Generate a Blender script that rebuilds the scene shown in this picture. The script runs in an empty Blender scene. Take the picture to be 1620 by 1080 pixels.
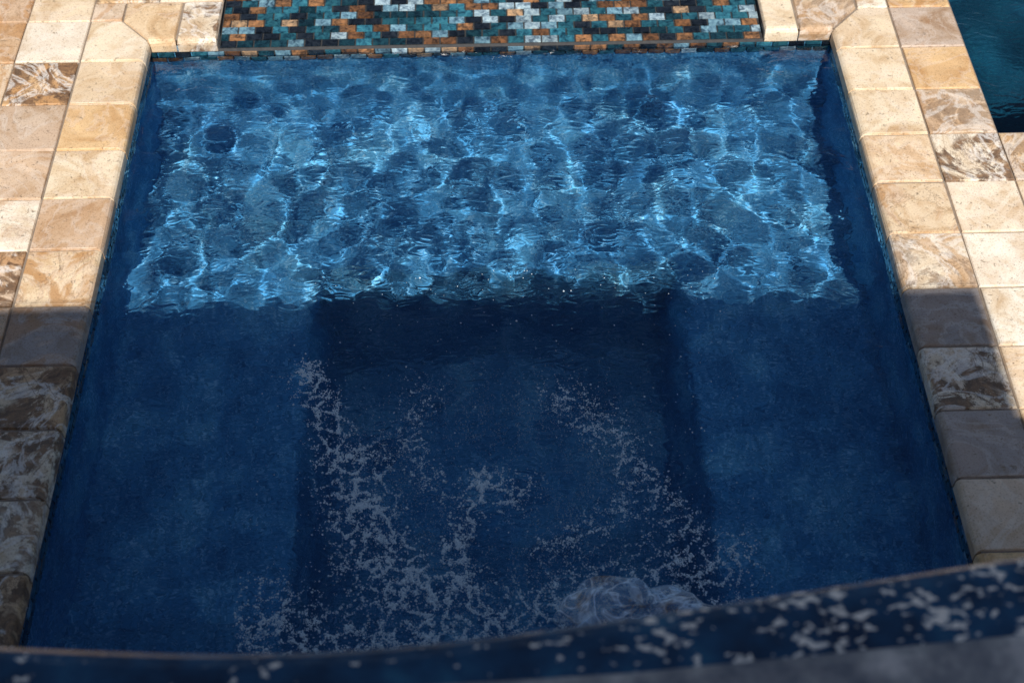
import bpy, math, random
import numpy as np
from mathutils import Vector, Matrix
random.seed(7); rng=np.random.default_rng(7)
S=bpy.context.scene
T=0.203
HX=1.09; YF=1.11; YN=-1.12; ZW=-0.062
SPX=0.875
# ------------------------------------------------------------------ helpers
def mesh_obj(name, V, F, mats, smooth=False, fcol=None, midx=None, parent=None):
    me=bpy.data.meshes.new(name); me.from_pydata([tuple(v) for v in V],[],[tuple(f) for f in F]); me.update()
    for m in (mats if isinstance(mats,list) else [mats]): me.materials.append(m)
    if smooth: me.polygons.foreach_set("use_smooth",[True]*len(me.polygons))
    if midx is not None: me.polygons.foreach_set("material_index",midx)
    if fcol is not None:
        a=me.attributes.new("tint","FLOAT_COLOR","FACE")
        a.data.foreach_set("color",np.asarray(fcol,dtype=np.float32).ravel())
    o=bpy.data.objects.new(name,me); S.collection.objects.link(o)
    if parent: o.parent=parent
    return o
def np_mesh(name,co,q,mat,smooth=True):
    me=bpy.data.meshes.new(name); me.vertices.add(len(co)); me.vertices.foreach_set("co",np.asarray(co,dtype=np.float32).ravel())
    me.loops.add(q.size); me.loops.foreach_set("vertex_index",q.astype(np.int32).ravel()); me.polygons.add(len(q))
    me.polygons.foreach_set("loop_start",np.arange(0,q.size,q.shape[1],dtype=np.int32)); me.update(calc_edges=True)
    me.polygons.foreach_set("use_smooth",[smooth]*len(q)); me.materials.append(mat)
    o=bpy.data.objects.new(name,me); S.collection.objects.link(o); return o
def new_mat(name):
    m=bpy.data.materials.new(name); m.use_nodes=True
    nt=m.node_tree; nt.nodes.clear()
    return m,nt,nt.nodes,nt.links
def N(nt,t,**kw):
    n=nt.nodes.new(t)
    for k,v in kw.items():
        if k in n.inputs: n.inputs[k].default_value=v
        else: setattr(n,k,v)
    return n
def ramp(nt,stops,interp='LINEAR'):
    r=nt.nodes.new("ShaderNodeValToRGB"); r.color_ramp.interpolation=interp
    e=r.color_ramp.elements
    while len(e)<len(stops): e.new(0.5)
    for i,(p,c) in enumerate(stops):
        e[i].position=p; e[i].color=(*c,1) if len(c)==3 else c
    return r
def mixc(nt,f,a,b,bt='MIX'):
    m=nt.nodes.new("ShaderNodeMix"); m.data_type='RGBA'; m.blend_type=bt
    for s,v in ((0,f),(6,a),(7,b)):
        if isinstance(v,(int,float)): m.inputs[s].default_value=v
        elif isinstance(v,tuple): m.inputs[s].default_value=(*v,1)
        else: nt.links.new(v,m.inputs[s])
    return m.outputs[2]
def math_n(nt,op,a,b=0.0):
    m=nt.nodes.new("ShaderNodeMath"); m.operation=op
    for i,v in enumerate((a,b)):
        if isinstance(v,(int,float)): m.inputs[i].default_value=v
        else: nt.links.new(v,m.inputs[i])
    return m.outputs[0]
# ------------------------------------------------------------------ materials
def travertine():
    m,nt,n,l=new_mat("travertine")
    out=N(nt,"ShaderNodeOutputMaterial"); p=N(nt,"ShaderNodeBsdfPrincipled",Roughness=0.5)
    at=N(nt,"ShaderNodeAttribute",attribute_name="tint"); sep=N(nt,"ShaderNodeSeparateColor"); l.new(at.outputs["Color"],sep.inputs[0])
    geo=N(nt,"ShaderNodeNewGeometry")
    off=N(nt,"ShaderNodeVectorMath",operation='SCALE'); l.new(at.outputs["Color"],off.inputs[0]); off.inputs["Scale"].default_value=37.0
    pos=N(nt,"ShaderNodeVectorMath",operation='ADD'); l.new(geo.outputs["Position"],pos.inputs[0]); l.new(off.outputs[0],pos.inputs[1])
    P=pos.outputs[0]
    def noise(sc,det=6,dist=0.0,rough=.6):
        k=N(nt,"ShaderNodeTexNoise",Scale=sc,Detail=det,Distortion=dist,Roughness=rough); l.new(P,k.inputs["Vector"]); return k.outputs["Fac"]
    base=ramp(nt,[(0,(.72,.54,.35)),(.2,(.84,.70,.51)),(.4,(.74,.49,.25)),(.55,(.62,.43,.28)),(.70,(.90,.82,.68)),(.82,(.77,.56,.35)),(.90,(.54,.42,.33)),(1,(.35,.31,.29))])
    l.new(sep.outputs[0],base.inputs[0])
    cloud=noise(7,7,1.0,.65)
    cr=ramp(nt,[(.30,(.66,.52,.38)),(.44,(.90,.84,.76)),(.52,(1,1,1)),(.70,(1.16,1.15,1.12))]); l.new(cloud,cr.inputs[0])
    c=mixc(nt,1.0,base.outputs[0],cr.outputs[0],'MULTIPLY')
    och=noise(5,7,1.6,.65)
    orr=ramp(nt,[(.46,(0,0,0)),(.58,(1,1,1))]); l.new(och,orr.inputs[0])
    c=mixc(nt,math_n(nt,'MULTIPLY',orr.outputs[0],math_n(nt,'MULTIPLY',sep.outputs[1],.85)),c,(.50,.25,.09))
    st=ramp(nt,[(.62,(0,0,0)),(.76,(1,1,1))]); l.new(sep.outputs[2],st.inputs[0]); st=st.outputs[0]
    zone=noise(4.5,4,1.0); zr=ramp(nt,[(.40,(0,0,0)),(.47,(1,1,1))]); l.new(zone,zr.inputs[0])
    mot=noise(7.0,12,1.3,.72); mr=ramp(nt,[(.46,(0,0,0)),(.51,(1,1,1))]); l.new(mot,mr.inputs[0])
    dkc=ramp(nt,[(.3,(.45,.26,.12)),(.48,(.22,.12,.06)),(.6,(.09,.05,.028)),(.72,(.32,.20,.11))]); l.new(noise(22,8,1.2,.7),dkc.inputs[0])
    f=math_n(nt,'MULTIPLY',math_n(nt,'MULTIPLY',zr.outputs[0],mr.outputs[0]),math_n(nt,'MULTIPLY',st,.94))
    c=mixc(nt,f,c,dkc.outputs[0])
    wv=noise(5,8,1.5,.6); wa=math_n(nt,'ABSOLUTE',math_n(nt,'SUBTRACT',wv,.52)); wr=ramp(nt,[(0,(1,1,1)),(.02,(.6,.6,.6)),(.04,(0,0,0))]); l.new(wa,wr.inputs[0])
    c=mixc(nt,math_n(nt,'MULTIPLY',wr.outputs[0],math_n(nt,'ADD',math_n(nt,'MULTIPLY',st,.45),.18)),c,(.92,.87,.80))
    dk=noise(4,8,1.4,.66); a=math_n(nt,'ABSOLUTE',math_n(nt,'SUBTRACT',dk,.49))
    vr=ramp(nt,[(.0,(1,1,1)),(.005,(.7,.7,.7)),(.013,(0,0,0))]); l.new(a,vr.inputs[0])
    c=mixc(nt,math_n(nt,'MULTIPLY',vr.outputs[0],math_n(nt,'ADD',math_n(nt,'MULTIPLY',st,.5),math_n(nt,'MULTIPLY',sep.outputs[1],.5))),c,(.22,.12,.06))
    gr=noise(210,3,0,.7); g2=ramp(nt,[(.36,(.50,.40,.32)),(.45,(1,1,1)),(.62,(1,1,1)),(.72,(1.15,1.13,1.1))]); l.new(gr,g2.inputs[0])
    c=mixc(nt,.6,c,g2.outputs[0],'MULTIPLY')
    pit=noise(75,5,.6,.7); pr=ramp(nt,[(.33,(.0,.0,.0)),(.38,(1,1,1))]); l.new(pit,pr.inputs[0])
    c=mixc(nt,math_n(nt,'MULTIPLY',math_n(nt,'SUBTRACT',1.0,pr.outputs[0]),.75),c,(.26,.17,.10))
    l.new(c,p.inputs["Base Color"])
    h=math_n(nt,'ADD',math_n(nt,'MULTIPLY',gr,.35),math_n(nt,'ADD',math_n(nt,'MULTIPLY',pr.outputs[0],.8),math_n(nt,'MULTIPLY',f,-.5)))
    b=N(nt,"ShaderNodeBump",Strength=.7,Distance=.002); l.new(h,b.inputs["Height"]); l.new(b.outputs[0],p.inputs["Normal"])
    l.new(p.outputs[0],out.inputs[0]); return m
def simple(name,stops,scale,rough=.7,bump=.3,dist=.002,detail=8,spec=.5):
    m,nt,n,l=new_mat(name); out=N(nt,"ShaderNodeOutputMaterial"); p=N(nt,"ShaderNodeBsdfPrincipled",Roughness=rough)
    p.inputs["Specular IOR Level"].default_value=spec
    geo=N(nt,"ShaderNodeNewGeometry"); k=N(nt,"ShaderNodeTexNoise",Scale=scale,Detail=detail,Roughness=.65); l.new(geo.outputs["Position"],k.inputs["Vector"])
    r=ramp(nt,stops); l.new(k.outputs["Fac"],r.inputs[0]); l.new(r.outputs[0],p.inputs["Base Color"])
    b=N(nt,"ShaderNodeBump",Strength=bump,Distance=dist); l.new(k.outputs["Fac"],b.inputs["Height"]); l.new(b.outputs[0],p.inputs["Normal"])
    l.new(p.outputs[0],out.inputs[0]); return m
def plaster(name,dark,mid,light):
    m,nt,n,l=new_mat(name); out=N(nt,"ShaderNodeOutputMaterial"); p=N(nt,"ShaderNodeBsdfPrincipled",Roughness=.8)
    p.inputs["Specular IOR Level"].default_value=.1
    geo=N(nt,"ShaderNodeNewGeometry")
    k=N(nt,"ShaderNodeTexNoise",Scale=7,Detail=6,Roughness=.6); l.new(geo.outputs["Position"],k.inputs["Vector"])
    r=ramp(nt,[(.3,dark),(.5,mid),(.7,light)]); l.new(k.outputs["Fac"],r.inputs[0])
    v=N(nt,"ShaderNodeTexVoronoi",Scale=170); l.new(geo.outputs["Position"],v.inputs["Vector"])
    s=N(nt,"ShaderNodeSeparateColor"); l.new(v.outputs["Color"],s.inputs[0])
    r2=ramp(nt,[(0,(.4,.45,.5)),(.5,(1,1,1)),(.8,(1.1,1.1,1.1)),(.9,(2.8,1.6,1.3)),(1,(4.0,1.9,1.4))]); l.new(s.outputs[0],r2.inputs[0])
    c=mixc(nt,.75,r.outputs[0],r2.outputs[0],'MULTIPLY'); l.new(c,p.inputs["Base Color"])
    l.new(p.outputs[0],out.inputs[0]); return m
def mosaic_mat():
    m,nt,n,l=new_mat("glass_mosaic"); out=N(nt,"ShaderNodeOutputMaterial"); p=N(nt,"ShaderNodeBsdfPrincipled",Roughness=.12)
    at=N(nt,"ShaderNodeAttribute",attribute_name="tint"); geo=N(nt,"ShaderNodeNewGeometry")
    k=N(nt,"ShaderNodeTexNoise",Scale=50,Detail=5,Roughness=.65,Distortion=.8); l.new(geo.outputs["Position"],k.inputs["Vector"])
    r=ramp(nt,[(.36,(.25,.28,.32)),(.5,(1,1,1)),(.66,(1.9,1.75,1.55))]); l.new(k.outputs["Fac"],r.inputs[0])
    c=mixc(nt,1.0,at.outputs["Color"],r.outputs[0],'MULTIPLY'); l.new(c,p.inputs["Base Color"])
    k2=N(nt,"ShaderNodeTexNoise",Scale=90,Detail=3); l.new(geo.outputs["Position"],k2.inputs["Vector"])
    b=N(nt,"ShaderNodeBump",Strength=.3,Distance=.001); l.new(k2.outputs["Fac"],b.inputs["Height"]); l.new(b.outputs[0],p.inputs["Normal"])
    p.inputs["Coat Weight"].default_value=.5
    l.new(p.outputs[0],out.inputs[0]); return m
def water_mat():
    m,nt,n,l=new_mat("clear_water"); out=N(nt,"ShaderNodeOutputMaterial")
    p=N(nt,"ShaderNodeBsdfPrincipled",Roughness=0.0,IOR=1.333); p.inputs["Transmission Weight"].default_value=1
    p.inputs["Base Color"].default_value=(.86,.95,1,1)
    geo=N(nt,"ShaderNodeNewGeometry")
    mp=N(nt,"ShaderNodeMapping"); mp.inputs["Scale"].default_value=(.7,1.4,1); l.new(geo.outputs["Position"],mp.inputs[0])
    a=N(nt,"ShaderNodeTexNoise",Scale=24,Detail=1.2,Roughness=.42,Distortion=1.2); l.new(mp.outputs[0],a.inputs["Vector"])
    b=N(nt,"ShaderNodeBump",Strength=1,Distance=.0033); l.new(a.outputs["Fac"],b.inputs["Height"]); l.new(b.outputs[0],p.inputs["Normal"])
    l.new(p.outputs[0],out.inputs[0]); return m
M_tr=travertine()
M_grout=simple("sand_grout",[(.3,(.20,.15,.11)),(.7,(.33,.27,.21))],40)
M_plas=plaster("pebble_plaster_blue",(.035,.17,.36),(.065,.28,.52),(.15,.46,.68))
M_pool=plaster("pool_plaster",(.002,.04,.08),(.003,.06,.11),(.005,.08,.14))
M_mos=mosaic_mat(); M_water=water_mat()
M_mgrout=simple("dark_grout",[(.3,(.02,.02,.022)),(.7,(.05,.05,.05))],60)
# ------------------------------------------------------------------ stone tiles
class Acc:
    def __init__(s): s.V=[];s.F=[];s.C=[]
    def add(s,v,f,c):
        b=len(s.V); s.V+=v; s.F+=[tuple(i+b for i in q) for q in f]; s.C+=[c]*len(f)
def inset(poly,ws):
    n=len(poly); L=[]
    for i in range(n):
        ax,ay=poly[i]; bx,by=poly[(i+1)%n]; dx,dy=bx-ax,by-ay; k=math.hypot(dx,dy); dx/=k;dy/=k
        L.append((ax-dy*ws[i],ay+dx*ws[i],dx,dy))
    R=[]
    for i in range(n):
        px,py,dx,dy=L[i-1]; qx,qy,ex,ey=L[i]
        det=-dx*ey+ex*dy; t=(-(qx-px)*ey+ex*(qy-py))/det; R.append((px+dx*t,py+dy*t))
    return R
def stone(acc,poly,bull=(),R=.005,th=.045,z0=0.0,col=None):
    if bull: R=.02
    gap=.0018
    z0+=random.uniform(-.0012,.0012)
    poly=inset(poly,[0 if i in bull else gap+random.uniform(-.0006,.0014) for i in range(len(poly))])
    n=len(poly)
    rings=[(0,-th),(0,-R)]+[(t,0) for t in (.35,.75,1.15,math.pi/2)]
    V=[];F=[]
    for j,(t,zz) in enumerate(rings):
        if j<2: ws=[0]*n; z=zz
        else:
            ws=[(R if i in bull else .0045)*(1-math.cos(t)) for i in range(n)]; z=-R*(1-math.sin(t))
        for q in inset(poly,ws):
            jit=.0009
            V.append((q[0]+random.uniform(-jit,jit),q[1]+random.uniform(-jit,jit),z0+z))
    for j in range(len(rings)-1):
        for i in range(n):
            k=(i+1)%n; F.append((j*n+i,j*n+k,(j+1)*n+k,(j+1)*n+i))
    F.append(tuple((len(rings)-1)*n+i for i in range(n)))
    rc=(random.random()*.93,random.random(),random.random(),1)
    acc.add(V,F,col or rc)
def rect(x0,x1,y0,y1): return [(x0,y0),(x1,y0),(x1,y1),(x0,y1)]
cop=Acc(); pav=Acc()
LC={4:(.03,.25,.2,1),3:(.39,.35,.1,1),2:(.22,.3,.15,1),1:(.55,.2,.3,1),0:(.28,.95,.1,1),-1:(.985,.65,.2,1),-2:(.12,.7,.97,1),-3:(.68,.3,.86,1),-4:(.71,.2,.74,1),-5:(.5,.6,.99,1)}
RC={4:(.23,.1,.1,1),3:(.16,.2,.12,1),2:(.80,.5,.2,1),1:(.05,.9,.30,1),0:(.73,.6,.70,1),-1:(.99,.2,.15,1),-2:(.72,.4,.84,1),-3:(.975,.15,.3,1),-4:(.60,.2,.1,1),-5:(.40,.9,.2,1)}
LP={5:(.66,.1,.5,1),4:(.45,.8,.98,1),3:(.88,.2,.1,1),2:(.57,.2,.1,1),1:(.72,.7,.3,1),0:(.58,.9,.93,1)}
RP={6:(.4,.95,.3,1),5:(.90,.2,.3,1),4:(.41,.3,.2,1),3:(.86,.3,.70,1),2:(.72,.4,.80,1),1:(.75,.2,.1,1),0:(.71,.3,.5,1),-1:(.69,.1,.2,1)}
YM=1.218; XM=1.19
for k in range(-6,5):
    y0=k*T; y1=y0+T
    stone(cop,rect(-HX-T,-HX,y0,y1),bull=(1,),col=LC.get(k))
    stone(cop,rect(HX,HX+T,y0,y1),bull=(3,),col=RC.get(k))
stone(cop,[(-HX-T,5*T),(-HX,5*T),(-HX,YF),(-XM,YM),(-HX-T,YM)],bull=(1,),col=(.2,.1,.1,1))
stone(cop,[(HX,5*T),(HX+T,5*T),(HX+T,YM),(XM,YM),(HX,YF)],bull=(4,),col=(.1,.2,.1,1))
ys=YF+T
stone(cop,[(-HX,YF),(-HX+.085,YF),(-HX+.085,ys),(-XM,ys),(-XM,YM)],bull=(0,),col=(.3,.6,.3,1))
stone(cop,rect(-HX+.085,-SPX,YF,ys),bull=(0,),col=(.68,.2,.76,1))
stone(cop,[(HX-.105,YF),(HX,YF),(XM,YM),(XM,ys),(HX-.105,ys)],bull=(0,),col=(.86,.3,.70,1))
stone(cop,rect(SPX,HX-.105,YF,ys),bull=(0,),col=(.2,.3,.1,1))
for s in (-1,1):
    a,b=sorted((s*XM,s*(HX+T))); stone(cop,rect(a,b,YM,ys))
nx=11; w=2*HX/nx
for i in range(nx): stone(cop,rect(-HX+i*w,-HX+(i+1)*w,YN-T,YN),bull=(2,))
PY=3*T+.004; PX=HX+2*T+.003
for side in (-1,1):
    for c in range(1,16):
        for k in range(-22,26):
            y0=k*T;y1=y0+T
            x0=HX+c*T; x1=x0+T
            if side==1 and c>=2 and k>=3: continue
            if y1<-1.6 and x0<4.2 and side==-1: continue
            if y1<-1.6 and side==1 and x0<1.35: 
                continue
            a,b=sorted((side*x0,side*x1)); stone(pav,rect(a,b,y0,y1),col=(LP if side<0 else RP).get(k) if c==1 else None)
for r in range(0,19):
    y0=ys+r*T
    for s in (-1,1):
        for j in range(2):
            wq=(HX+T-SPX)/2; a,b=sorted((s*(SPX+j*wq),s*(SPX+(j+1)*wq))); stone(pav,rect(a,b,y0,y0+T),bull=())
for s in (-1,1):
    for k in (-7,):
        a,b=sorted((s*HX,s*(HX+T))); stone(pav,rect(a,b,k*T,k*T+T))
for i in range(nx): stone(pav,rect(-HX+i*w,-HX+(i+1)*w,YN-2*T,YN-T))
for r in range(0,14):
    for i in range(8):
        w2=2*SPX/8; stone(pav,rect(-SPX+i*w2,-SPX+(i+1)*w2,2.02+r*T,2.02+(r+1)*T))
mesh_obj("travertine_coping",cop.V,cop.F,M_tr,fcol=cop.C)
mesh_obj("travertine_paving",pav.V,pav.F,M_tr,fcol=pav.C)
# ------------------------------------------------------------------ ground sheet with openings
SX=1.10; SY0=-1.13; SY1=1.12
PX0,PX1,PY0,PY1=PX,PX+4.5,PY,PY+8
def sheet(z,xs,ys_,holes):
    V=[];F=[]
    for i in range(len(xs)-1):
        for j in range(len(ys_)-1):
            cx=(xs[i]+xs[i+1])/2; cy=(ys_[j]+ys_[j+1])/2
            if any(h[0]<cx<h[1] and h[2]<cy<h[3] for h in holes): continue
            b=len(V); V+=[(xs[i],ys_[j],z),(xs[i+1],ys_[j],z),(xs[i+1],ys_[j+1],z),(xs[i],ys_[j+1],z)]; F.append((b,b+1,b+2,b+3))
    return V,F
V,F=sheet(-.0075,[-300,-SX,-SPX,SPX,SX,PX0,PX1,300],[-300,SY0,PY0,SY1,2.02,PY1,300],[(-SX,SX,SY0,SY1),(PX0,PX1,PY0,PY1),(-SPX,SPX,SY1,2.02)])
mesh_obj("ground",V,F,M_grout)
# ------------------------------------------------------------------ spa shell
def sm(a,b,x): t=np.clip((x-a)/(b-a),0,1); return t*t*(3-2*t)
ng=221
gx=np.linspace(-SX,SX,ng); gy=np.linspace(SY0,SY1,ng); X,Y=np.meshgrid(gx,gy)
WX=.53; WY=.38; ZB=-.50; ZF=-1.05
q=np.maximum(np.abs(X)-WX+.0,Y-WY)
Z=ZF+(ZB-ZF)*sm(-.035,.03,q)
idx=np.arange(ng*ng).reshape(ng,ng)
spa=bpy.data.objects.new("spa_basin",None); S.collection.objects.link(spa)
fl=np_mesh("bench_and_footwell",np.stack([X,Y,Z],-1).reshape(-1,3),np.stack([idx[:-1,:-1],idx[:-1,1:],idx[1:,1:],idx[1:,:-1]],-1).reshape(-1,4),M_plas); fl.parent=spa
def wallstrip(pts,z0,z1):
    V=[];F=[]
    for i in range(len(pts)):
        V+=[(*pts[i],z0),(*pts[i],z1)]
    n=len(pts)
    for i in range(n):
        k=(i+1)%n; F.append((2*i,2*k,2*k+1,2*i+1))
    return V,F
V,F=wallstrip([(-SX,SY0),(-SX,SY1),(SX,SY1),(SX,SY0)],-1.10,-.053)
wl=mesh_obj("shell_walls",V,F,M_plas,parent=spa)
# ------------------------------------------------------------------ mosaics
PAL=[((.008,.035,.05),3.5),((.015,.075,.105),3),((.025,.12,.17),2.6),((.22,.11,.05),2.6),((.13,.062,.028),2.8),((.26,.36,.42),2.0),((.12,.23,.30),2.4),((.010,.014,.020),3.6),((.30,.20,.12),1.0)]
def pick():
    c=random.choices([p[0] for p in PAL],[p[1] for p in PAL])[0]; s=random.uniform(.7,1.25); return (c[0]*s,c[1]*s,c[2]*s,1)
def bricks(acc,o,u,v,n,lu,lv,bw=.0535,bh=.0275,g=.0034,th=.004):
    o=Vector(o);u=Vector(u);v=Vector(v);n=Vector(n)
    rows=int(round(lv/bh)); bh=lv/rows
    for r in range(rows):
        x=-(r%2)*bw/2
        while x<lu-1e-6:
            a=max(x,0)+g/2; b=min(x+bw,lu)-g/2; x+=bw
            if b-a<.006: continue
            c=r*bh+g/2; d=(r+1)*bh-g/2; e=.0013
            tz=[th+random.uniform(-.0005,.0005) for _ in range(4)]
            V=[o+u*a+v*c,o+u*b+v*c,o+u*b+v*d,o+u*a+v*d,
               o+u*(a+e)+v*(c+e)+n*tz[0],o+u*(b-e)+v*(c+e)+n*tz[1],o+u*(b-e)+v*(d-e)+n*tz[2],o+u*(a+e)+v*(d-e)+n*tz[3]]
            acc.add([tuple(q) for q in V],[(0,1,5,4),(1,2,6,5),(2,3,7,6),(3,0,4,7),(4,5,6,7)],pick())
ms=Acc(); wl2=Acc()
SL=math.radians(4.0); y0=YF+.014; z0=-.045; LV=2.02-y0
bricks(ms,(-SPX,y0,z0),(1,0,0),(0,math.cos(SL),math.sin(SL)),(0,-math.sin(SL),math.cos(SL)),2*SPX,LV/math.cos(SL),bw=.0545,bh=.0325)
spill=bpy.data.objects.new("mosaic_spillway",None); S.collection.objects.link(spill)
mesh_obj("mosaic_tiles",ms.V,ms.F,M_mos,fcol=ms.C,parent=spill)
zt=z0+LV*math.tan(SL)
V=[(-SPX-.01,y0,z0-.001),(SPX+.01,y0,z0-.001),(SPX+.01,2.03,zt-.001),(-SPX-.01,2.03,zt-.001),(-SPX-.01,YF+.006,z0-.006),(SPX+.01,YF+.006,z0-.006),(-SPX-.01,YF+.006,-.1),(SPX+.01,YF+.006,-.1)]
mesh_obj("grout_bed",V,[(0,1,2,3),(4,5,1,0),(6,7,5,4)],M_mgrout,parent=spill)
ztop=-.022
bricks(wl2,(-SX,SY0,ztop-.11),(0,1,0),(0,0,1),(1,0,0),SY1-SY0,.11)
bricks(wl2,(SX,SY1,ztop-.11),(0,-1,0),(0,0,1),(-1,0,0),SY1-SY0,.11)
bricks(wl2,(SX,SY0,ztop-.11),(-1,0,0),(0,0,1),(0,1,0),2*SX,.11)
zf=z0-.004
bricks(wl2,(-SX,YF+.005,zf-.055),(1,0,0),(0,0,1),(0,-1,0),2*SX,.055)
for a,b in ((-SX,-SPX-.003),(SPX+.003,SX)):
    bricks(wl2,(a,YF+.005,zf),(1,0,0),(0,0,1),(0,-1,0),b-a,.026)
wb=mesh_obj("waterline_mosaic",wl2.V,wl2.F,M_mos,fcol=wl2.C,parent=spa)
for s in (-1,1):
    x=s*(SPX+.002); V=[(x,YF+.02,-.06),(x,2.02,-.06),(x,2.02,-.018),(x,YF+.02,-.018)]
    mesh_obj("cheek",V,[(0,1,2,3)],M_mgrout,parent=spill)
# ------------------------------------------------------------------ water
def field(ny,nx_,dx,L,bw,seed,aniso=None):
    r=np.random.default_rng(seed); f=np.fft.fft2(r.standard_normal((ny,nx_)))
    ky=np.fft.fftfreq(ny,dx)[:,None]; kx=np.fft.fftfreq(nx_,dx)[None,:]
    k=np.sqrt(kx**2+ky**2); k0=1/L; f*=np.exp(-((k-k0)/(bw*k0))**2)
    if aniso is not None:
        th=np.arctan2(ky,kx); f*=.25+np.cos(th-aniso)**2
    h=np.real(np.fft.ifft2(f)); return h/h.std()
def water(name,x0,x1,yy0,yy1,dx,z,fn):
    nx_=int((x1-x0)/dx)+1; ny=int((yy1-yy0)/dx)+1
    xs=np.linspace(x0,x1,nx_); yv=np.linspace(yy0,yy1,ny); X,Y=np.meshgrid(xs,yv)
    H=fn(X,Y,ny,nx_,dx)
    co=np.stack([X,Y,H+z],-1).reshape(-1,3)
    idx=np.arange(nx_*ny).reshape(ny,nx_)
    q=np.stack([idx[:-1,:-1],idx[:-1,1:],idx[1:,1:],idx[1:,:-1]],-1).reshape(-1,4)
    o=np_mesh(name,co,q,M_water); o.cycles.is_caustics_caster=True
    return o,H
WDX=.0045
def spa_h(X,Y,ny,nx_,dx):
    far=sm(-.25,.25,Y)
    h=field(ny,nx_,dx,.32,.4,7)*.0020*(.5+.5*far)
    h+=field(ny,nx_,dx,.145,.38,1)*.00150*(.5+.5*far)
    h+=field(ny,nx_,dx,.074,.38,2)*.00036*(.5+.5*far)
    r=np.hypot(X-0,Y+.40)
    h+=.0009*np.sin(2*math.pi*r/.09+.6*np.sin(3*np.arctan2(Y+.4,X)))*np.exp(-((r-.22)/.18)**2)*(1-far)
    return h
w1,HW=water("spa_water",-SX,SX,SY0,YF+.004,WDX,ZW,spa_h)
def pool_h(X,Y,ny,nx_,dx): return field(ny,nx_,dx,.35,.4,9)*.0022
w2,_=water("pool_water",PX0,PX1,PY0,PY1,.03,-.05,pool_h)
PD=-.75
V=[(PX0,PY0,PD),(PX1,PY0,PD),(PX1,PY1,PD),(PX0,PY1,PD),(PX0,PY0,-.008),(PX1,PY0,-.008),(PX1,PY1,-.008),(PX0,PY1,-.008)]
pb=mesh_obj("pool_basin",V,[(0,1,2,3),(0,4,5,1),(1,5,6,2),(2,6,7,3),(3,7,4,0)],M_pool)
for o in (fl,wl,wb,pb): o.cycles.is_caustics_receiver=True
# ------------------------------------------------------------------ foam
def foam_mat():
    m,nt,n,l=new_mat("foam_bubbles"); out=N(nt,"ShaderNodeOutputMaterial"); p=N(nt,"ShaderNodeBsdfPrincipled",Roughness=.12)
    p.inputs["Base Color"].default_value=(.80,.93,1,1); t=N(nt,"ShaderNodeBsdfTransparent"); mx=N(nt,"ShaderNodeMixShader"); 
    lw=N(nt,"ShaderNodeLayerWeight",Blend=.35); r=N(nt,"ShaderNodeMapRange"); r.inputs[3].default_value=.65; r.inputs[4].default_value=1.0
    l.new(lw.outputs["Facing"],r.inputs[0]); l.new(r.outputs[0],mx.inputs[0]); l.new(t.outputs[0],mx.inputs[1]); l.new(p.outputs[0],mx.inputs[2]); l.new(mx.outputs[0],out.inputs[0]); return m
M_foam=foam_mat()
streams=[([(-.50,-.20),(-.46,-.30),(-.42,-.38),(-.37,-.5),(-.31,-.62),(-.26,-.72),(-.17,-.85),(-.09,-.97),(0,-1.05)],.036,1.0),
 ([(-.37,-.5),(-.34,-.62),(-.31,-.75),(-.22,-.88),(-.14,-1.0)],.070,.95),
 ([(-.44,-.42),(-.38,-.50),(-.30,-.53)],.03,.8),
 ([(-.04,-.54),(-.09,-.66),(-.12,-.74),(-.10,-.84),(-.04,-.97)],.03,1.05),
 ([(.0,-.62),(.06,-.56),(-.05,-.56)],.035,.6),
 ([(.16,-.30),(.26,-.40),(.34,-.54),(.40,-.64),(.46,-.74),(.38,-.82)],.05,.5),
 ([(.30,-.62),(.20,-.70),(.10,-.74)],.04,.4),
 ([(-.55,-.90),(-.42,-.98),(-.2,-.98),(0,-.93),(.15,-.9),(.3,-.85),(.5,-.8)],.085,.65),
 ([(-.2,-.28),(-.24,-.40),(-.20,-.52),(-.10,-.60)],.04,.32)]
GN=600
f1=field(GN,GN,.004,.075,.8,21); f2=field(GN,GN,.004,.03,.8,22)
NS=2400000
px=rng.uniform(-.62,.62,NS); py=rng.uniform(-1.1,.15,NS); D=np.zeros(NS)
for pts,wd,am in streams:
    dm=np.full(NS,9.)
    for (ax,ay),(bx,by) in zip(pts[:-1],pts[1:]):
        dx,dy=bx-ax,by-ay; t=np.clip(((px-ax)*dx+(py-ay)*dy)/(dx*dx+dy*dy),0,1); dm=np.minimum(dm,np.hypot(px-ax-dx*t,py-ay-dy*t))
    D=np.maximum(D,am*np.exp(-(dm/wd)**2))
ii=((px+1.2)/.004).astype(int); jj=((py+1.2)/.004).astype(int)
web=np.exp(-(f1[jj,ii]/.48)**2); pr=(D*(web*.92+.08)*np.where(f2[jj,ii]>-.4,1,.3))**1.25*.34+.00022
sel=rng.random(NS)<pr; px=px[sel];py=py[sel]; print("BUBBLES",len(px))
t_=(1+5**.5)/2
ico=np.array([(-1,t_,0),(1,t_,0),(-1,-t_,0),(1,-t_,0),(0,-1,t_),(0,1,t_),(0,-1,-t_),(0,1,-t_),(t_,0,-1),(t_,0,1),(-t_,0,-1),(-t_,0,1)],float); ico/=np.linalg.norm(ico[0])
icf=np.array([(0,11,5),(0,5,1),(0,1,7),(0,7,10),(0,10,11),(1,5,9),(5,11,4),(11,10,2),(10,7,6),(7,1,8),(3,9,4),(3,4,2),(3,2,6),(3,6,8),(3,8,9),(4,9,5),(2,4,11),(6,2,10),(8,6,7),(9,8,1)])
rad=rng.choice([.0010,.0013,.0017,.0022,.0030],len(px),p=[.35,.3,.2,.11,.04])
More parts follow.
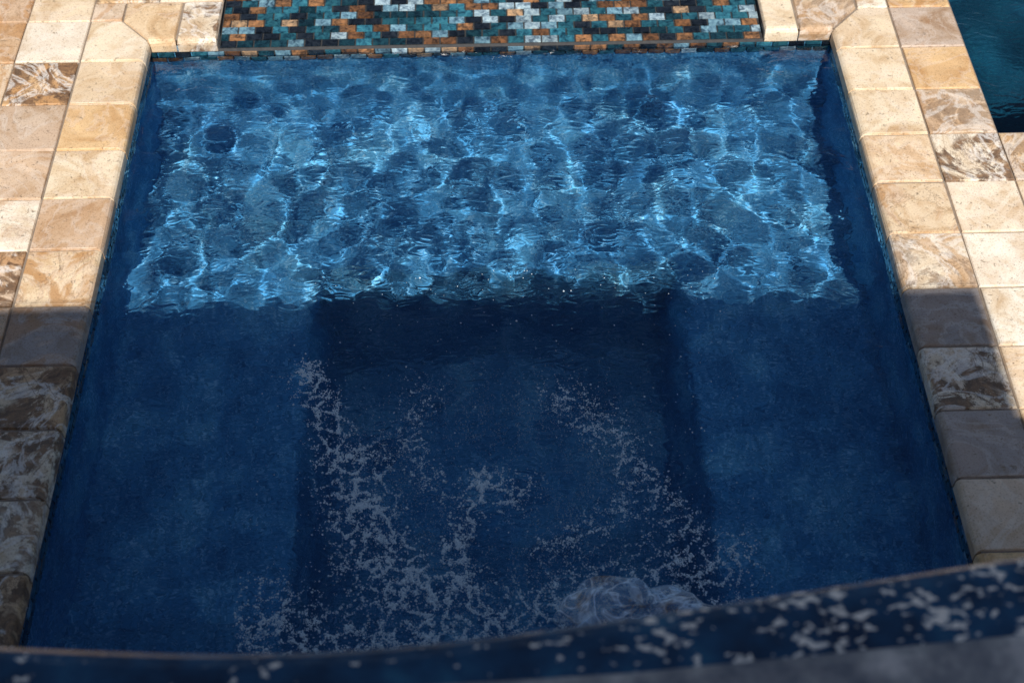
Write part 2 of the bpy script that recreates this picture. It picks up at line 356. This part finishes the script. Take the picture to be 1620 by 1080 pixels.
hz_=ZW+HW[np.clip(((py-SY0)/WDX).astype(int),0,HW.shape[0]-1),np.clip(((px+SX)/WDX).astype(int),0,HW.shape[1]-1)]
C=np.stack([px,py,hz_+rad*.25],-1)
nb=12000; aa=rng.uniform(0,2*math.pi,nb); rr=.25+.08*rng.standard_normal(nb)+.04*np.sin(3*aa); 
sx_=rr*np.cos(aa)*1.05; sy_=-.50+rr*np.sin(aa)*1.05; keep=(sy_>-1.08)&(f1[np.clip(((sy_+1.2)/.004).astype(int),0,599),np.clip(((sx_+1.2)/.004).astype(int),0,599)]>-.3)
C2=np.stack([sx_,sy_,rng.uniform(-.24,-.09,nb)],-1)[keep]; r2=rng.choice([.0008,.0011,.0015],len(C2))
C=np.concatenate([C,C2]); rad=np.concatenate([rad,r2])
co_=(ico[None]*rad[:,None,None]+C[:,None]).reshape(-1,3); fc=(icf[None]+(np.arange(len(C))*12)[:,None,None]).reshape(-1,3)
np_mesh("foam",co_,fc,M_foam)
# ------------------------------------------------------------------ water spout
def spout_mat():
    m,nt,n,l=new_mat("aerated_water"); out=N(nt,"ShaderNodeOutputMaterial"); g=N(nt,"ShaderNodeBsdfPrincipled",Roughness=.08,IOR=1.33)
    geo=N(nt,"ShaderNodeNewGeometry"); k=N(nt,"ShaderNodeTexNoise",Scale=9,Detail=5,Distortion=2.0); l.new(geo.outputs["Position"],k.inputs["Vector"])
    kc=N(nt,"ShaderNodeTexNoise",Scale=14,Detail=4); l.new(geo.outputs["Position"],kc.inputs["Vector"])
    cr=ramp(nt,[(.4,(.55,.72,.90)),(.55,(.84,.92,1.0)),(.66,(.45,.28,.14))]); l.new(kc.outputs["Fac"],cr.inputs[0]); l.new(cr.outputs[0],g.inputs["Base Color"])
    t=N(nt,"ShaderNodeBsdfTransparent"); t.inputs[0].default_value=(.9,.95,1,1); mx=N(nt,"ShaderNodeMixShader")
    lw=N(nt,"ShaderNodeLayerWeight",Blend=.45)
    a=math_n(nt,'ABSOLUTE',math_n(nt,'SUBTRACT',k.outputs["Fac"],.5)); r=ramp(nt,[(0,(.95,.95,.95)),(.02,(.62,.62,.62)),(.07,(.22,.22,.22))]); l.new(a,r.inputs[0])
    e=math_n(nt,'MAXIMUM',r.outputs[0],math_n(nt,'MULTIPLY',math_n(nt,'POWER',lw.outputs["Facing"],2.0),.85))
    l.new(e,mx.inputs[0]); l.new(t.outputs[0],mx.inputs[1]); l.new(g.outputs[0],mx.inputs[2]); l.new(mx.outputs[0],out.inputs[0]); return m
nu,nv=128,40; V=[];F=[]
for j in range(nv):
    t=j/(nv-1); 
    for i in range(nu):
        a=2*math.pi*i/nu; rr=math.sin((1-t)*math.pi/2)*(1+.12*math.sin(3*a+1)+.07*math.sin(7*a+5*t)+.04*math.sin(13*a+3*t)); hh=math.cos((1-t)*math.pi/2)
        hh*=1+(.20*math.sin(4*a+1)+.10*math.sin(9*a))*(1-t)
        V.append((.285+.175*rr*math.cos(a)+.02*hh,-.945+.115*rr*math.sin(a),ZW-.012+.095*hh+.004*math.sin(9*a+6*t)))
F=[(j*nu+i,j*nu+(i+1)%nu,(j+1)*nu+(i+1)%nu,(j+1)*nu+i) for j in range(nv-1) for i in range(nu)]
mesh_obj("water_spout",V,F,spout_mat(),smooth=True)
# ------------------------------------------------------------------ raised ledge / platform
def ledge_mat():
    m,nt,n,l=new_mat("wet_blue_sun_flecks"); out=N(nt,"ShaderNodeOutputMaterial"); p=N(nt,"ShaderNodeBsdfPrincipled",Roughness=.3)
    geo=N(nt,"ShaderNodeNewGeometry")
    k=N(nt,"ShaderNodeTexNoise",Scale=16,Detail=5); l.new(geo.outputs["Position"],k.inputs["Vector"])
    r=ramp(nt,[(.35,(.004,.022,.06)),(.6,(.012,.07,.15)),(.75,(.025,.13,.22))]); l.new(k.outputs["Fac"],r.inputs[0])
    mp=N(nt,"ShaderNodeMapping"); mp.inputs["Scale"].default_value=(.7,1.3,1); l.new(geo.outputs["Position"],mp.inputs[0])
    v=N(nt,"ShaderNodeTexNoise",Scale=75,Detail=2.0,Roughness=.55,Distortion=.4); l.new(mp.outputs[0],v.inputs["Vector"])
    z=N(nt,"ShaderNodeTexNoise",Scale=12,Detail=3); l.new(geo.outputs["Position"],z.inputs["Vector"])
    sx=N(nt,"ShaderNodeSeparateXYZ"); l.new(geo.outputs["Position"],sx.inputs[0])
    mr=N(nt,"ShaderNodeMapRange"); mr.inputs[1].default_value=-.1; mr.inputs[2].default_value=.5; mr.inputs[3].default_value=-.13; mr.inputs[4].default_value=-.005; l.new(sx.outputs[0],mr.inputs[0])  # painted sun flecks grow denser towards the right
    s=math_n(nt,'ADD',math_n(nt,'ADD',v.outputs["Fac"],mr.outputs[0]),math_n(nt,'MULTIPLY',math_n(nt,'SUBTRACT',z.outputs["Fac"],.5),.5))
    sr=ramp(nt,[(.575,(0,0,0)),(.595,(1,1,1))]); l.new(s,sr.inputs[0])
    c=mixc(nt,sr.outputs[0],r.outputs[0],(1.0,.88,.74)); l.new(c,p.inputs["Base Color"])  # warm sun dapples painted as pale flecks into the blue base colour
    b=N(nt,"ShaderNodeBump",Strength=.5,Distance=.004); l.new(v.outputs["Fac"],b.inputs["Height"]); l.new(b.outputs[0],p.inputs["Normal"])
    l.new(p.outputs[0],out.inputs[0]); return m
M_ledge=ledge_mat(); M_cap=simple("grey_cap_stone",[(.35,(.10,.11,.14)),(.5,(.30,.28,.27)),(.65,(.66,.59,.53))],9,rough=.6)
M_stucco=simple("stucco",[(.3,(.45,.40,.34)),(.7,(.55,.50,.43))],60)
ctrl=[(-4,.20),(-1.6,.10),(-.72,.040),(-.5,.022),(-.3,.012),(-.1,.022),(.07,.042),(.24,.066),(.44,.094),(.66,.128),(1.0,.17),(1.35,.20)]
cx=np.array([c[0] for c in ctrl]); cy=np.array([c[1] for c in ctrl])
xs=np.linspace(-4,1.35,400); yo=np.interp(xs,cx,cy); yo=np.convolve(np.pad(yo,12,mode='edge'),np.ones(25)/25,'valid')
LY=-1.615; LZ=1.15
plat=bpy.data.objects.new("raised_spill_wall",None); S.collection.objects.link(plat)
prof=[(0,-LZ),(0,-.03),(-.004,-.014),(-.014,-.004),(-.03,0)]
V=[];F=[];nrow=len(prof)+1
def backy(x): return np.interp(x,[-4,-.72,-.1,.15,.66,1.35],[-.05,-.045,-.045,-.035,.005,.04])
for i,x in enumerate(xs):
    for (a,b) in prof: V.append((x,LY+yo[i]+a,LZ+b))
    V.append((x,LY+backy(x),LZ+.001))
for i in range(len(xs)-1):
    for j in range(nrow-1): F.append((i*nrow+j,(i+1)*nrow+j,(i+1)*nrow+j+1,i*nrow+j+1))
F.append(tuple(range((len(xs)-1)*nrow,len(xs)*nrow)))
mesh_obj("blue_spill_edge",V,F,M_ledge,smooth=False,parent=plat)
V=[];F=[];pf=[(0,-LZ),(0,.0),(-.006,.010),(-.02,.014),(-1.75,.014),(-1.75,-LZ)]
for i,x in enumerate(xs):
    for a,b in pf: V.append((x,(LY+backy(x)+a+.002) if a>-1 else LY-1.75,LZ+b))
for i in range(len(xs)-1):
    for j in range(5): F.append((i*6+j,(i+1)*6+j,(i+1)*6+j+1,i*6+j+1))
F.append(tuple(range((len(xs)-1)*6,len(xs)*6))); F.append(tuple(range(5,-1,-1)))
mesh_obj("cap_stone",V,F,M_cap,parent=plat)
# ------------------------------------------------------------------ house behind the viewpoint (casts the big shadow)
EL=49.0; hy=-3.45; hz=(0-hy)*math.tan(math.radians(EL))
house=bpy.data.objects.new("stucco_house",None); S.collection.objects.link(house)
def box(name,x0,x1,y0,y1,z0,z1,mat,par):
    V=[(x0,y0,z0),(x1,y0,z0),(x1,y1,z0),(x0,y1,z0),(x0,y0,z1),(x1,y0,z1),(x1,y1,z1),(x0,y1,z1)]
    return mesh_obj(name,V,[(0,3,2,1),(4,5,6,7),(0,1,5,4),(1,2,6,5),(2,3,7,6),(3,0,4,7)],mat,parent=par)
SXD=-.05
xr=1.285-SXD*3.45
box("walls",-7,xr-.03,hy-5,hy-.03,-.02,hz-.12,M_stucco,house)
box("parapet_cap",-7.05,xr,hy-5.05,hy,hz-.12,hz,M_cap,house)
M_dark=simple("window_glass",[(.3,(.02,.03,.04)),(.7,(.03,.04,.05))],5,rough=.05)
M_white=simple("white_trim",[(.3,(.7,.7,.68)),(.7,(.78,.78,.76))],20)
for wx in (-5.2,-2.6,-.4):
    box("window_frame",wx-.55,wx+.55,hy-.03,hy-.005,1.9,3.2,M_white,house)
    box("window_pane",wx-.49,wx+.49,hy-.004,hy+.002,1.96,3.14,M_dark,house)
# ------------------------------------------------------------------ light
w=bpy.data.worlds.new("World"); S.world=w; w.use_nodes=True; nt=w.node_tree
sky=nt.nodes.new("ShaderNodeTexSky"); sky.sky_type='NISHITA'; sky.sun_disc=False
d=Vector((SXD,1.0,-math.tan(math.radians(EL)))).normalized()
tos=-d
sky.sun_elevation=math.asin(tos.z); sky.sun_rotation=math.atan2(tos.x,tos.y)
bg=nt.nodes["Background"]; bg.inputs[1].default_value=.075; nt.links.new(sky.outputs[0],bg.inputs[0])
L=bpy.data.lights.new("sun","SUN"); L.energy=5.0; L.angle=math.radians(.53); L.color=(1,.96,.90)
lo=bpy.data.objects.new("sun",L); S.collection.objects.link(lo); lo.rotation_euler=d.to_track_quat('-Z','Y').to_euler(); lo.location=(2,-6,8)
L.cycles.is_caustics_light=True
# ------------------------------------------------------------------ camera
f=2160.0
Yc=Vector((-85,2619,-2160)).normalized()
Xc=Vector((1,.021,(-.0250+.7712*.021)/.636)); Xc=(Xc-Yc*Xc.dot(Yc)).normalized()
Zc=Xc.cross(Yc)
R=Matrix((Xc,Yc,Zc))
PL=Vector((-1.127,.0976,-3.633))
loc=Vector((-HX,0,0))-R@PL
print("CAM",loc)
cam=bpy.data.cameras.new("camera"); co=bpy.data.objects.new("camera",cam); S.collection.objects.link(co)
co.matrix_world=Matrix.Translation(loc)@R.to_4x4()
cam.sensor_width=36; cam.lens=f/1620*36; cam.clip_end=1000; cam.clip_start=.05
cam.dof.use_dof=True; cam.dof.focus_distance=3.75; cam.dof.aperture_fstop=2.8
S.camera=co
S.view_settings.view_transform='Standard'; S.view_settings.look='None'; S.view_settings.exposure=0
